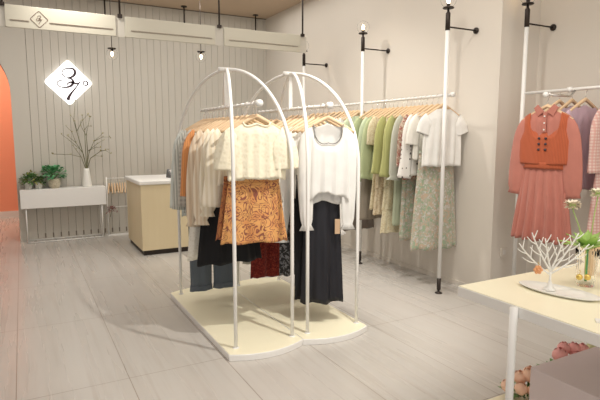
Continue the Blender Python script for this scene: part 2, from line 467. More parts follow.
RZ = 1.665

# ------------------------------------------------------------------ hangers
def hz(x): return -.11*(abs(x)/.2)**1.08
def make_hanger():
    t = thing('wooden_hanger', 'x', 'hanger')
    pts = []; rs = []
    for i in range(21):
        x = -.195+.39*i/20; pts.append((x, 0, -.082+hz(x))); rs.append(.008 if abs(x) > .19 else .014-.004*abs(x)/.2)
    MB().tube(pts, rs, 8, sq=1.1).build('shoulder_bar', M['wood'], t, True)
    hk = [(0,0,-.085),(0,0,-.05)] + [(.019*math.cos(a), 0, -.004+.019*math.sin(a)) for a in [-PI/2+.3+ (PI*1.35)*i/12 for i in range(13)]]
    MB().tube(hk, .0028, 8).build('hook', M['chrome'], t, True)
    return t
H0 = make_hanger(); H0used = [False]
def hang(loc, rotz, label, group):
    if not H0used[0]:
        H0used[0] = True; move(H0, loc, rotz); H0['label'] = label; H0['group'] = group; return H0
    return dup(H0, loc, rotz, label, group)

# ------------------------------------------------------------------ garments
# local frame: origin on the rail, x across the shoulders, -y is the front
Z0 = -.080     # height of neck point below rail
def lerp(a, b, t): return a+(b-a)*t
def prof(tab, t):
    for i in range(len(tab)-1):
        if t <= tab[i+1][0]:
            u = (t-tab[i][0])/(tab[i+1][0]-tab[i][0]); return lerp(tab[i][1], tab[i+1][1], u)
    return tab[-1][1]
def bodice(mb, L, sw=.2, chest=.2, waist=None, hem=.21, d=.035, nw=.075, nd_=.06, nb=.05, amp=.006, k=7, seed=0, rows=26, N=64, hemwob=.006, hemdip=0, taut=.35, off=0):
    r_ = random.Random(seed); ph = [r_.uniform(0, 6.28) for _ in range(6)]
    waist = waist or (chest+hem)/2
    wt = [(0, sw), (.1, sw*.985), (.28, chest), (.6, waist), (1, hem)]
    vs = []; fs = []
    for j in range(rows+1):
        t = j/rows; t = t**1.25
        for i in range(N):
            a = 2*PI*i/N; c, s = math.cos(a), math.sin(a)
            w = prof(wt, t); x = w*c
            sy = math.copysign(abs(s)**.62, s) if abs(s) > 1e-6 else 0
            front = s < 0
            top = hz(x)+.006
            if abs(x) < nw:
                top -= (nd_ if front else nb)*math.sqrt(max(0, 1-(x/nw)**2))
            if abs(c) > .985: top -= .012
            bot = -L - hemwob*math.sin(5*a+ph[0]) - (hemdip*(1-abs(c)) if front else 0)
            z = lerp(top, bot, t)
            dd = d*min(1, .34+t*4.5) if True else d
            f = max(0, t-.12)**taut*amp*(1 if t > .12 else 0)
            q = c*k
            y = dd*sy + f*(math.sin(q*2.2+ph[1]+.8*math.sin(3*t+ph[2]))+.5*math.sin(q*4.1+ph[3]+t*2))*(1 if front else -.8)*min(1, abs(s)*2.2)
            vs.append((x + off*t, y, Z0+z))
    for j in range(rows):
        for i in range(N):
            fs.append((j*N+i, (j+1)*N+i, (j+1)*N+(i+1)%N, j*N+(i+1)%N))
    mb.add(vs, fs); return mb
def sleeve(mb, side, L, sw=.2, r0=.075, r1=.05, puff=0, cuff=0, out=.12, depth=.5, amp=.005, seed=0, N=24, rows=18, gather=False, flare=0):
    r_ = random.Random(seed+side*3); p1, p2 = r_.uniform(0,6), r_.uniform(0,6)
    vs = []; fs = []
    # centre line: leaves the shoulder sideways, turns down
    cl = []
    for j in range(rows+1):
        t = j/rows; s = t*L
        if s < .09:
            a = lerp(.55, 1.25, s/.09)
        else: a = lerp(1.25, PI/2-out, min(1, (s-.09)/.1))
        if j == 0: p = Vector((sw-.055, 0, hz(sw-.05)-r0*.86))
        else: p = cl[-1][0] + Vector((math.cos(a), 0, -math.sin(a)))*(L/rows)
        cl.append((p, a, t))
    for p, a, t in cl:
        r = lerp(r0, r1, t) + puff*math.sin(PI*min(1, t*1.02))**1.3*(.4+.6*t)
        if gather and t > .9: r = lerp(r, r1*.72, (t-.9)/.06) if t < .96 else r1*.72 + cuff*(t-.96)/.04
        if flare and t > .6: r += flare*((t-.6)/.4)**1.5
        nx = Vector((math.sin(a), 0, math.cos(a)))
        dep = lerp(.26, depth, min(1, t*5))
        for i in range(N):
            b = 2*PI*i/N
            f = amp*t**.5*(math.sin(5*b+p1+2*t)+.6*math.sin(8*b+p2-3*t))
            rr = r+f
            q = p + nx*math.cos(b)*rr + Vector((0, math.sin(b)*(rr*dep+ f*.5), 0))
            vs.append((side*q.x, q.y, Z0+q.z))
    for j in range(rows):
        for i in range(N):
            q = (j*N+i, (j+1)*N+i, (j+1)*N+(i+1)%N, j*N+(i+1)%N)
            fs.append(q if side > 0 else q[::-1])
    mb.add(vs, fs); return mb
def flare_tube(mb, z0, z1, w0, w1, d0, d1, amp0=.002, amp1=.03, k=9, seed=0, N=96, rows=22, dip=0, wob=.01, slant=0, curve=1.0):
    r_ = random.Random(seed); ph = [r_.uniform(0,6.28) for _ in range(5)]
    vs = []; fs = []
    for j in range(rows+1):
        t = j/rows
        for i in range(N):
            a = 2*PI*i/N; c, s = math.cos(a), math.sin(a)
            w = lerp(w0, w1, t**curve); d = lerp(d0, d1, t**curve); am = lerp(amp0, amp1, t)
            rip = math.sin(k*a+ph[0]+.5*math.sin(2*t*3+ph[1]))+.45*math.sin((2*k+1)*a+ph[2])
            x = (w+am*.35*rip)*c; y = (d*abs(s)**.3 + am*.85*rip*min(1,abs(s)*2))*s + slant*t
            z = lerp(z0, z1 - wob*math.sin(k*a+ph[3]) - dip*(1-abs(c)), t)
            vs.append((x, y, z))
    for j in range(rows):
        for i in range(N): fs.append((j*N+i, (j+1)*N+i, (j+1)*N+(i+1)%N, j*N+(i+1)%N))
    mb.add(vs, fs); return mb
TH = .0016
SEED = [10]
def neckband(t, m, nw, nd_, y, w=.006, nb=.012):
    pts = []
    for i in range(17):
        x = -nw+2*nw*i/16; pts.append((x, -y-.0015*(1-abs(x)/nw), Z0+hz(x)+.006-nd_*math.sqrt(max(0, 1-(x/nw)**2))))
    return MB().tube(pts, w, 6).build('neckline', m, t, True)

RACKS = {
 'left': (1.3915, RZ, 'left arched rack'), 'right': (1.938, RZ, 'right arched rack'),
 'wall': (3.40, 1.815, 'wall rail'), 'pink': (3.82, 1.812, 'right-hand rail')}
HG = {'left': 'wooden hangers on the left arched rack', 'right': 'wooden hangers on the right arched rack', 'wall': 'wooden hangers on the wall rail', 'pink': 'wooden hangers on the right-hand rail'}

def garment(rack, y, kind, name, cat, short, m, L=.55, rot=0, sl=.18, label=None, hanger=True, trimm=None, dx=0, **kw):
    """kind: top / dress / skirt / trousers"""
    SEED[0] += 1; sd = SEED[0]
    X, Z, rn = RACKS[rack]; X = kw.get('X', X); Z += kw.get('drop', 0)
    rot = rot + (0 if abs(rot) > .1 else rnd.uniform(-.05, .05))
    t = thing(name, label or '%s hanging on the %s' % (short, rn), cat, (X, y, Z), rot)
    if hanger:
        hang((X, y, Z), rot, 'wooden hanger holding the ' + short, HG[rack])
    bk = dict(sw=kw.get('sw', .2), chest=kw.get('chest', .205), hem=kw.get('hem', .215), d=kw.get('d', .026), nw=kw.get('nw', .11), nd_=kw.get('neck', .05), amp=kw.get('amp', .011), k=kw.get('k', 7), seed=sd, hemdip=kw.get('dip', 0), waist=kw.get('waist'), hemwob=kw.get('wob', .006))
    sk = dict(sw=bk['sw'], r0=kw.get('r0', .078), r1=kw.get('r1', .058), puff=kw.get('puff', 0), gather=kw.get('gather', False), cuff=kw.get('cuff', 0), out=kw.get('out', .1), flare=kw.get('flare', 0), seed=sd, depth=kw.get('sdepth', .38), amp=kw.get('samp', .004))
    if kind == 'top':
        solid(bodice(MB(), L, **bk).build('body', m, t, True), TH)
        if sl:
            for s in (1, -1): solid(sleeve(MB(), s, sl, **sk).build('sleeve', m, t, True), TH)
    if kind == 'dress':
        wl = kw.get('wl', .40)
        bk['hem'] = kw.get('whem', .17)
        solid(bodice(MB(), wl, **{**bk, 'hemdip': 0, 'hemwob': 0}).build('bodice', m, t, True), TH)
        zz = Z0-wl+.012; tiers = kw.get('tiers', 1); w = bk['hem']*.97; d = .028; Ls = (L-wl)
        for q in range(tiers):
            z1 = zz-Ls/tiers-.012; w1 = lerp(bk['hem'], kw.get('sweep', .26), (q+1)/tiers)
            solid(flare_tube(MB(), zz, z1, w, w1, d, d+kw.get('fd', .02), .003, kw.get('famp', .018), kw.get('fk', 9), sd+q, wob=.006).build('skirt' if tiers == 1 else 'skirt_tier', kw.get('m2', m), t, True), TH)
            zz = z1+.014; w = w1-.012; d = d+kw.get('fd', .02)*.4
        if sl:
            for s in (1, -1): solid(sleeve(MB(), s, sl, **sk).build('sleeve', m, t, True), TH)
    if kind in ('skirt', 'trousers'):
        zt = kw.get('top', -.5); wb = kw.get('wb', .17)
        solid(flare_tube(MB(), zt, zt-.035, wb, wb+.002, .025, .026, 0, 0, 9, sd, rows=2, wob=0).build('waistband', kw.get('mw', m), t, True), .003)
        for s in (1, -1):
            MB().tube([(s*.11, 0, zt-.01), (s*.11, 0, Z0+hz(.11)-.012)], .0015, 6).build('hanging_loop', kw.get('mw', m), t)
        if kind == 'skirt':
            solid(flare_tube(MB(), zt-.032, zt-L, wb, kw.get('sweep', .22), .024, .024+kw.get('fd', .02), .002, kw.get('famp', .012), kw.get('fk', 9), sd, dip=kw.get('dip', 0), wob=kw.get('wob', .006)).build('panel', m, t, True), TH)
        else:
            cr = zt-.27; hip = wb+.015
            solid(flare_tube(MB(), zt-.032, cr-.02, wb, hip, .026, .04, .001, .004, 7, sd, rows=10, wob=0).build('hip', m, t, True), TH)
            for s in (1, -1):
                lg = MB(); flare_tube(lg, cr+.03, zt-L, hip*.5, kw.get('legw', .09), .036, .034, .002, .007, 5, sd+s, N=48, wob=.003)
                lg.v = [(x+s*lerp(hip*.5, kw.get('legc', .1), min(1, (cr-z)/(L-.27))), yy, z) for x, yy, z in lg.v]
                lo = solid(lg.build('trouser_leg', m, t, True), TH)
                if kw.get('cuffed'):
                    cu = MB(); flare_tube(cu, zt-L+.045, zt-L-.004, kw.get('legw', .09)+.004, kw.get('legw', .09)+.008, .039, .041, .004, .006, 5, sd+s, N=48, rows=3, wob=.002)
                    cu.v = [(x+s*kw.get('legc', .1), yy, z) for x, yy, z in cu.v]
                    solid(cu.build('turn_up', m, lo, True), .004)
    return t

ivory = fab('ivory_embroidered', (.86, .79, .60), 'lace', (.88, .82, .65), scale=42)
cream = fab('cream_gauze', (.82, .73, .56), 'stripes', (.88, .81, .67), scale=9)
beige = fab('beige_pleated', (.76, .62, .46), 'stripes', (.83, .73, .59), scale=11)
offw = fab('off_white_cotton', (.84, .81, .74))
purew = fab('bright_white_cotton', (.88, .87, .83))
lace = fab('ecru_lace', (.78, .74, .64), 'lace', (.86, .83, .75), scale=60)
orangef = fab('orange_knit', (.82, .36, .14), 'knit', scale=22)
greyk = fab('grey_check_cloth', (.40, .38, .34), 'gingham', (.62, .60, .54), scale=9)
mint = fab('pale_mint_cloth', (.66, .70, .66), 'stripes', (.74, .77, .73), scale=12)
print_o = fab('orange_line_print', (.74, .39, .14), 'paisley', (.26, .09, .06), (.66, .30, .11), scale=13)
blackc = fab('black_crepe', (.012, .012, .014), rough=.8, sheen=.1)
satin = fab('black_satin', (.022, .022, .027), rough=.35, sheen=0)
denim = fab('grey_denim', (.13, .155, .18), 'knit', scale=60)
redp = fab('dark_red_print', (.20, .02, .015), 'floral', (.30, .05, .03), (.10, .01, .01), scale=40)
bflor = fab('black_floral_print', (.03, .03, .035), 'floral', (.04, .04, .04), (.26, .26, .28), scale=24)
greyt = fab('soft_grey_cloth', (.62, .61, .58))
silver = fab('silver_white_knit', (.80, .79, .76))
sage = fab('sage_cloth', (.42, .46, .33))
green = fab('soft_green_cloth', (.48, .55, .32))
pgreen = fab('pale_green_cloth', (.58, .66, .46))
olive = fab('lime_olive_knit', (.52, .53, .22), 'knit', scale=24)
cprint = fab('cream_sprig_print', (.74, .67, .48), 'floral', (.74, .67, .48), (.60, .50, .30), scale=40)
floral = fab('pastel_floral_print', (.47, .45, .36), 'floral', (.33, .42, .29), (.54, .42, .31), scale=15, c4=(.58, .56, .52))
star = fab('white_with_dark_dots', (.86, .83, .78), 'dots', (.10, .08, .08), scale=24)
brownp = fab('brown_red_print', (.42, .30, .22), 'floral', (.60, .50, .40), (.30, .10, .08), scale=26)
taupe = fab('taupe_cloth', (.24, .20, .17)); taupe2 = fab('grey_brown_cloth', (.30, .26, .21))
teal = fab('teal_cloth', (.30, .42, .42))
pinkf = fab('dusty_pink_crepe', (.52, .20, .155), rough=.75)
vestf = fab('terracotta_rib_knit', (.52, .125, .055), 'knit', scale=30)
salmon = fab('salmon_cloth', (.82, .44, .34))
lil = fab('lilac_cloth', (.66, .52, .60))
pgin = fab('pink_check_cloth', (.80, .62, .56), 'gingham', (.62, .30, .26), scale=14)

CAMROT = -math.radians(22)
# --- left arched rack, front to back
b = garment('left', 3.185, 'top', 'lace_blouse', 'blouse', 'ivory embroidered short-sleeved blouse', ivory, L=.43, rot=-.2, sl=.235, sw=.185, label='ivory embroidered short-sleeved blouse facing out above the orange skirt', nw=.095, neck=.06, hem=.20, chest=.20, r0=.085, r1=.085, puff=.012, gather=False, flare=.006, out=.04, amp=.01, k=8, dip=-.01)
neckband(b, ivory, .095, .06, .012, .006)
garment('left', 3.24, 'skirt', 'printed_skirt', 'skirt', 'orange line-print skirt', print_o, L=.46, top=-.49, rot=-.2, wb=.175, sweep=.235, label='short orange skirt with dark line print under the ivory blouse', fd=.018, famp=.012, fk=6)
garment('left', 3.34, 'skirt', 'printed_skirt', 'skirt', 'darker rust printed skirt', fab('rust_line_print', (.50, .21, .08), 'paisley', (.20, .06, .04), (.42, .15, .06), scale=13), L=.44, top=-.49, wb=.18, sweep=.25, label='rust printed skirt just behind the bright orange skirt', fk=7)
garment('left', 3.43, 'top', 'pleated_blouse', 'blouse', 'cream pleated blouse nearest the front', cream, L=.48, sl=.5, r1=.06, hem=.24, flare=.02, label='cream pleated long-sleeved blouse just behind the ivory blouse')
garment('left', 3.53, 'top', 'gauze_blouse', 'blouse', 'cream gauze blouse with loose hem', cream, L=.56, sl=.58, r1=.05, hem=.24, gather=True, puff=.02, cuff=.02, label='cream gauze long-sleeved blouse, third from the front of the left rack')
garment('left', 3.64, 'top', 'pleated_blouse', 'blouse', 'beige pleated long-sleeved blouse', beige, L=.55, sl=.66, r1=.05, hem=.22, gather=True, puff=.025, cuff=.025, label='beige pleated blouse with long gathered cuffs in the left rack')
garment('left', 3.735, 'skirt', 'flared_skirt', 'skirt', 'wide black skirt', blackc, L=.70, top=-.5, wb=.18, sweep=.27, fd=.03, famp=.02, fk=7, label='wide black knee-length skirt behind the orange printed skirt')
garment('left', 3.83, 'top', 'gauze_blouse', 'blouse', 'tan sheer blouse', fab('tan_sheer', (.70, .55, .40), 'stripes', (.80, .68, .53), scale=10), L=.6, sl=.70, r1=.05, hem=.22, gather=True, puff=.02, cuff=.02, label='tan sheer long-sleeved blouse beside the orange knit sweater')
garment('left', 3.92, 'top', 'long_lace_top', 'top', 'long ecru lace tunic', lace, L=1.12, sl=.0, hem=.285, chest=.215, amp=.012, label='long ecru lace tunic with a scalloped hem in the left rack')
garment('left', 4.005, 'top', 'sweater', 'sweater', 'orange knit sweater', orangef, L=.5, sl=.48, r0=.085, r1=.07, label='orange knit sweater with elbow sleeves in the left rack')
garment('left', 4.09, 'top', 'check_shirt', 'shirt', 'grey checked shirt', greyk, L=.7, sl=.58, r1=.055, label='grey checked long-sleeved shirt in the left rack')
garment('left', 4.165, 'trousers', 'jeans', 'trousers', 'grey jeans', denim, L=.98, top=-.545, wb=.19, legw=.092, legc=.105, cuffed=True, label='grey jeans with turned-up hems at the back of the left rack')
garment('left', 4.235, 'top', 'striped_shirt', 'shirt', 'grey striped shirt', fab('grey_stripe', (.42, .42, .38), 'stripes', (.68, .68, .62), scale=16), L=.78, sl=.62, r1=.055, label='grey striped long-sleeved shirt beside the pale mint shirt')
garment('left', 4.31, 'top', 'mint_shirt', 'shirt', 'pale mint shirt', mint, L=.82, sl=.62, r1=.06, label='pale mint long-sleeved shirt, rearmost on the left rack')
# --- right arched rack
b = garment('right', 3.165, 'top', 'knit_pullover', 'top', 'silvery white scoop-neck top', silver, L=.62, rot=-.32, sl=.72, label='silvery white scoop-neck top with a beaded neckline, front of the right rack', nw=.11, neck=.19, hem=.175, chest=.172, sw=.165, r0=.06, r1=.04, gather=True, puff=.01, cuff=.025, out=-.02, amp=.012, k=6, dip=-.09, wob=.015)
neckband(b, M['beads'], .11, .19, .02, .0035)
sk = garment('right', 3.235, 'skirt', 'satin_skirt', 'skirt', 'long black satin skirt', satin, L=.91, top=-.55, rot=-.33, wb=.125, sweep=.17, fd=.03, famp=.02, fk=6, label='long black satin skirt hanging under the silvery top', wob=.008)
MB().box(.08, .118, -.072, -.07, -.93, -.82).build('price_tag', M['kraft'], sk)['label'] = 'tan card price tag'
garment('right', 3.34, 'trousers', 'wide_trousers', 'trousers', 'black trousers', blackc, L=.95, top=-.5, wb=.16, legw=.085, legc=.09, label='black trousers beside the long satin skirt')
garment('right', 3.43, 'top', 'ruffled_blouse', 'blouse', 'white blouse with ruffled cuffs', purew, L=.6, sl=.80, r1=.05, gather=True, cuff=.045, puff=.015, label='white blouse with long ruffled cuffs behind the silvery top')
garment('right', 3.52, 'top', 'cotton_blouse', 'blouse', 'off-white cotton blouse', offw, L=.62, sl=.62, r1=.055, hem=.23, label='off-white cotton blouse, second white one in the right rack')
garment('right', 3.61, 'dress', 'floral_dress', 'dress', 'black floral dress', bflor, L=1.25, wl=.45, sweep=.17, sl=.2, label='black dress with grey flower print in the right rack')
garment('right', 3.71, 'top', 'sheer_top', 'top', 'sheer lace top', lace, L=.7, sl=.62, r1=.06, hem=.24, label='sheer ecru lace top between white blouses of the right rack')
garment('right', 3.81, 'top', 'cotton_blouse', 'blouse', 'bright white plain blouse', purew, L=.58, sl=.5, label='bright white plain blouse near the middle of the right rack')
garment('right', 4.36, 'trousers', 'grey_trousers', 'trousers', 'light grey trousers', greyt, L=.9, top=-.5, wb=.17, legw=.1, legc=.09, label='light grey trousers, rearmost on the right rack')
garment('right', 4.01, 'skirt', 'ruffled_skirt', 'skirt', 'dark red printed skirt', redp, L=.92, top=-.52, wb=.2, sweep=.255, famp=.02, label='dark red printed skirt with pleats, hem showing behind the orange skirt')
garment('right', 4.11, 'top', 'cotton_blouse', 'blouse', 'cream cotton shirt', fab('cream_cotton', (.84, .78, .66)), L=.55, sl=.5, label='cream cotton shirt near the back of the right rack')
garment('right', 4.2, 'top', 'sweater', 'sweater', 'warm white sweater', fab('warm_white_knit', (.80, .74, .64), 'knit', scale=24), L=.55, sl=.45, label='warm white sweater near the back of the right rack')
garment('right', 4.29, 'top', 'shirt', 'shirt', 'beige shirt', beige, L=.55, sl=.45, label='beige shirt, last shirt at the back of the right rack')
# --- wall rail
garment('wall', 3.545, 'top', 't_shirt', 't-shirt', 'white front t-shirt', purew, L=.56, rot=-.11, sl=.14, label='white short-sleeved t-shirt facing out above the pastel floral skirt', nw=.075, neck=.035, r0=.08, r1=.075, out=.3, hem=.215, chest=.205, sw=.2)
garment('wall', 3.615, 'skirt', 'floral_skirt', 'skirt', 'pastel floral long skirt', floral, L=.93, top=-.5, rot=-.11, wb=.19, sweep=.265, fd=.02, famp=.014, fk=7, label='long pastel floral skirt under the white t-shirt')
WALLG = [
 (3.690, 'top', 't_shirt', 't-shirt', 'second white t-shirt', offw, dict(L=.5, sl=.24, r1=.075), 'white t-shirt with wide sleeves just behind the front t-shirt'),
 (3.760, 'top', 'dotted_blouse', 'blouse', 'white blouse with dark dots', star, dict(L=.66, sl=.55, flare=.02), 'white long-sleeved blouse with dark dots on the wall rail'),
 (3.820, 'top', 'printed_blouse', 'blouse', 'brown and red printed blouse', brownp, dict(L=.7, sl=.45), 'brown and red printed blouse behind the dotted blouse'),
 (3.870, 'dress', 'floral_dress', 'dress', 'narrow pastel floral dress', floral, dict(L=1.3, sl=0, sweep=.2), 'pastel floral dress squeezed in beside the sage ruffled blouse'),
 (3.930, 'top', 'ruffled_blouse', 'blouse', 'sage ruffled blouse', fab('grey_sage', (.56, .57, .48)), dict(L=.62, sl=.58, gather=True, cuff=.05, puff=.015), 'grey-sage blouse with ruffled cuffs on the wall rail'),
 (3.985, 'trousers', 'sage_trousers', 'trousers', 'sage trousers', sage, dict(L=.75, top=-.5, legw=.1, legc=.1), 'sage green trousers under the ruffled sage blouse'),
 (4.050, 'top', 'cardigan', 'cardigan', 'front lime cardigan', olive, dict(L=.6, sl=.56, r1=.06, flare=.02), 'lime olive cardigan, nearer of the two'),
 (4.120, 'dress', 'tiered_dress', 'dress', 'cream tiered dress', cprint, dict(L=1.27, sl=.0, sweep=.25, tiers=3, wl=.55, whem=.2), 'cream sprig dress with three tiers between the lime cardigans'),
 (4.190, 'top', 'cardigan', 'cardigan', 'rear lime cardigan', olive, dict(L=.6, sl=.54, r1=.06, flare=.02), 'lime olive cardigan, farther of the two'),
 (4.260, 'dress', 'tiered_dress', 'dress', 'beige tiered dress', fab('beige_sprig', (.68, .58, .42), 'floral', (.72, .64, .48), (.56, .44, .28), scale=34), dict(L=1.1, sl=0, sweep=.24, tiers=2, wl=.55, whem=.2), 'beige sprig dress with two tiers just behind the farther lime cardigan'),
 (4.320, 'dress', 'printed_dress', 'dress', 'cream sprig dress beside the green blouse', cprint, dict(L=1.05, sl=.25, sweep=.23), 'cream sprig-print dress between the lime cardigans and the green blouses'),
 (4.390, 'top', 'green_blouse', 'blouse', 'green ruffled blouse', green, dict(L=.74, sl=.6, gather=True, cuff=.05, puff=.02), 'soft green blouse with ruffled cuffs next to the lime cardigans'),
 (4.470, 'top', 'green_blouse', 'blouse', 'pale green blouse', pgreen, dict(L=.7, sl=.5, flare=.03), 'pale green blouse beside the darker green ruffled blouse'),
 (4.540, 'trousers', 'taupe_trousers', 'trousers', 'grey-brown trousers', taupe2, dict(L=.85, top=-.42, legw=.11, legc=.1), 'grey-brown trousers hanging behind the green blouses'),
 (4.620, 'top', 'green_blouse', 'blouse', 'green long-sleeved shirt', green, dict(L=.78, sl=.55), 'soft green long-sleeved shirt behind the pale green blouse'),
 (4.820, 'top', 't_shirt', 't-shirt', 'pale green t-shirt', pgreen, dict(L=.6, sl=.3, flare=.02), 'pale green short-sleeved t-shirt behind the arched racks'),
 (4.900, 'skirt', 'taupe_skirt', 'skirt', 'taupe skirt', taupe, dict(L=.85, top=-.6, sweep=.26), 'long taupe skirt showing behind the right arched rack'),
 (4.980, 'top', 't_shirt', 't-shirt', 'white tee behind the arch', purew, dict(L=.55, sl=.24), 'bright white t-shirt seen beside the right arch'),
 (5.060, 'top', 'shirt', 'shirt', 'white long shirt', purew, dict(L=.7, sl=.55), 'white long-sleeved shirt behind the right arched rack'),
 (5.160, 'dress', 'shirt_dress', 'dress', 'grey-brown dress', taupe2, dict(L=1.25, sl=.2), 'grey-brown dress behind the right arched rack'),
 (5.280, 'top', 'shirt', 'shirt', 'teal grey shirt', teal, dict(L=.6, sl=.4), 'teal grey shirt showing above the silvery top'),
 (5.400, 'top', 'shirt', 'shirt', 'off-white long shirt', offw, dict(L=.66, sl=.5), 'off-white shirt deep in the wall rail'),
 (5.530, 'top', 'shirt', 'shirt', 'beige long shirt', beige, dict(L=.66, sl=.5), 'beige shirt deep in the wall rail'),
 (5.660, 'top', 'shirt', 'shirt', 'mint blouse deep in the rail', mint, dict(L=.6, sl=.5), 'pale mint blouse deep in the wall rail'),
 (5.790, 'dress', 'shirt_dress', 'dress', 'white summer dress', offw, dict(L=1.1, sl=.2), 'white summer dress deep in the wall rail'),
 (5.920, 'top', 'shirt', 'shirt', 'sage shirt deep in the rail', sage, dict(L=.6, sl=.5), 'sage shirt deep in the wall rail'),
 (6.180, 'top', 'shirt', 'shirt', 'red shirt deep in the rail', M['redtag'], dict(L=.5, sl=.4), 'red shirt at the far end of the wall rail'),
 (6.340, 'top', 'shirt', 'shirt', 'cream shirt at the far end', cream, dict(L=.6, sl=.5), 'cream shirt at the far end of the wall rail'),
 (6.500, 'dress', 'shirt_dress', 'dress', 'grey dress at the far end', greyt, dict(L=1.0, sl=.2), 'grey dress at the far end of the wall rail'),
]
for y, kind, nm, cat, short, m_, kw, lb in WALLG:
    garment('wall', y, kind, nm, cat, short, m_, label=lb, **{'fd': .006, 'famp': .01, 'amp': .009, **kw})
# --- right-hand rail
PR = -1.42
dr = garment('pink', 2.555, 'dress', 'collared_dress', 'dress', 'dusty pink collared dress', pinkf, L=1.03, rot=PR, wl=.46, whem=.165, sweep=.235, sl=.57, r0=.068, r1=.055, gather=True, puff=.014, cuff=.012, out=.1, neck=.05, nw=.06, chest=.19, sw=.185, d=.026, fk=17, famp=.034, fd=.03, label='dusty pink collared dress with pleated skirt under the terracotta vest', X=3.50, drop=-.055)
# collar wings, placket, buttons
for s in (1, -1):
    pts = [(s*.062,.004),(s*.012,-.048),(s*.06,-.085),(s*.092,-.02)]
    mb = MB(); mb.add([(x, -.034+abs(x)*.12, Z0+z+.004) for x, z in pts]+[(x, -.022+abs(x)*.12, Z0+z+.004) for x, z in pts], [(0,1,2,3),(7,6,5,4),(0,4,5,1),(1,5,6,2),(2,6,7,3),(3,7,4,0)])
    mb.build('collar_wing', pinkf, dr)
MB().box(-.014,.014,-.033,-.030, Z0-.2, Z0-.05).build('placket', pinkf, dr)
mb = MB()
for z in (-.08, -.13, -.18): mb.tube([(0,-.037,Z0+z),(0,-.033,Z0+z)], .006, 10)
mb.build('shirt_button', M['ceramic'], dr)
# vest
X, Z, _ = RACKS['pink']
vt = thing('knitted_vest', 'cropped terracotta knitted vest with six dark buttons over the pink dress', 'vest', (3.50, 2.555, Z-.055), PR)
def vest_mesh():
    vs = []; fs = []; N = 72; rows = 24
    for j in range(rows+1):
        t = j/rows
        for i in range(N):
            a = 2*PI*i/N; c, s = math.cos(a), math.sin(a); w = prof([(0,.168),(.3,.165),(.5,.198),(.85,.195),(1,.185)], t); x = w*c
            front = s < 0
            top = hz(x)+.012
            if abs(x) < .118: top -= (.205 if front else .05)*math.sqrt(max(0, 1-(x/.118)**2))**.8
            z = lerp(top, -.44, t); d = .044*min(1, .45+t*3)*abs(s)**.5*(1 if s > 0 else -1)
            d += .0025*math.sin(9*c+1)*t
            vs.append((x, d, Z0+z))
    for j in range(rows):
        for i in range(N): fs.append((j*N+i,(j+1)*N+i,(j+1)*N+(i+1)%N,j*N+(i+1)%N))
    return MB().add(vs, fs)
solid(vest_mesh().build('body', vestf, vt, True), .003)
solid(flare_tube(MB(), Z0-.425, Z0-.475, .186, .18, .043, .041, 0, .001, 9, 3, rows=3, wob=0).build('ribbed_hem', vestf, vt, True), .005)
for r_ in range(3):
    for s in (-1, 1):
        MB().tube([(s*.026+.0, -.052, Z0-.245-.042*r_), (s*.026, -.046, Z0-.245-.042*r_)], .0095, 12).build('button', M['ink'], vt, True)
garment('pink', 2.70, 'top', 'shirt', 'shirt', 'salmon shirt', salmon, L=.6, sl=.5, out=.02, X=3.84, label='salmon shirt directly behind the pink collared dress')
garment('pink', 2.59, 'top', 'lilac_top', 't-shirt', 'front lilac t-shirt', lil, L=.55, sl=.22, X=3.84, label='lilac t-shirt, nearer to the salmon shirt')
garment('pink', 2.48, 'top', 'lilac_top', 't-shirt', 'second lilac top', fab('mauve_cloth', (.60, .44, .52)), L=.7, sl=.3, X=3.84, label='mauve top between the lilac t-shirt and the checked dress')
garment('pink', 2.27, 'dress', 'checked_dress', 'dress', 'pink checked dress', pgin, L=1.1, wl=.42, sl=.42, flare=.02, sweep=.25, X=3.88, out=-.02, label='pink checked dress with ruffled sleeves at the right edge')

# ------------------------------------------------------------------ counter
t = thing('service_counter', 'cream wooden counter with white top behind the left rack', 'counter', (1.22, 6.27, 0))
MB().box(.02, 1.5, .02, .92, 0, .06).build('plinth', M['black'], t)
bev(MB().box(0, 1.52, 0, .94, .06, .865).build('body', M['counterwood'], t), .004)
bev(MB().box(-.02, 1.54, -.02, .96, .865, .915).build('countertop', M['white'], t), .012, 3)
t = thing('card_terminal', 'small dark slanted device on the white counter top', 'device', (1.72, 6.62, .915), .3)
mb = MB(); mb.add([(-.08,-.07,0),(.08,-.07,0),(.08,.07,0),(-.08,.07,0),(-.07,-.06,.02),(.07,-.06,.02),(.07,.06,.11),(-.07,.06,.11)], [(0,3,2,1),(4,5,6,7),(0,1,5,4),(1,2,6,5),(2,3,7,6),(3,0,4,7)])
bev(mb.build('body', M['grey'], t), .005)
MB().add([(-.05,-.045,.034),(.05,-.045,.034),(.05,.045,.102),(-.05,.045,.102)], [(0,1,2,3)]).build('screen', M['chrome'], t)

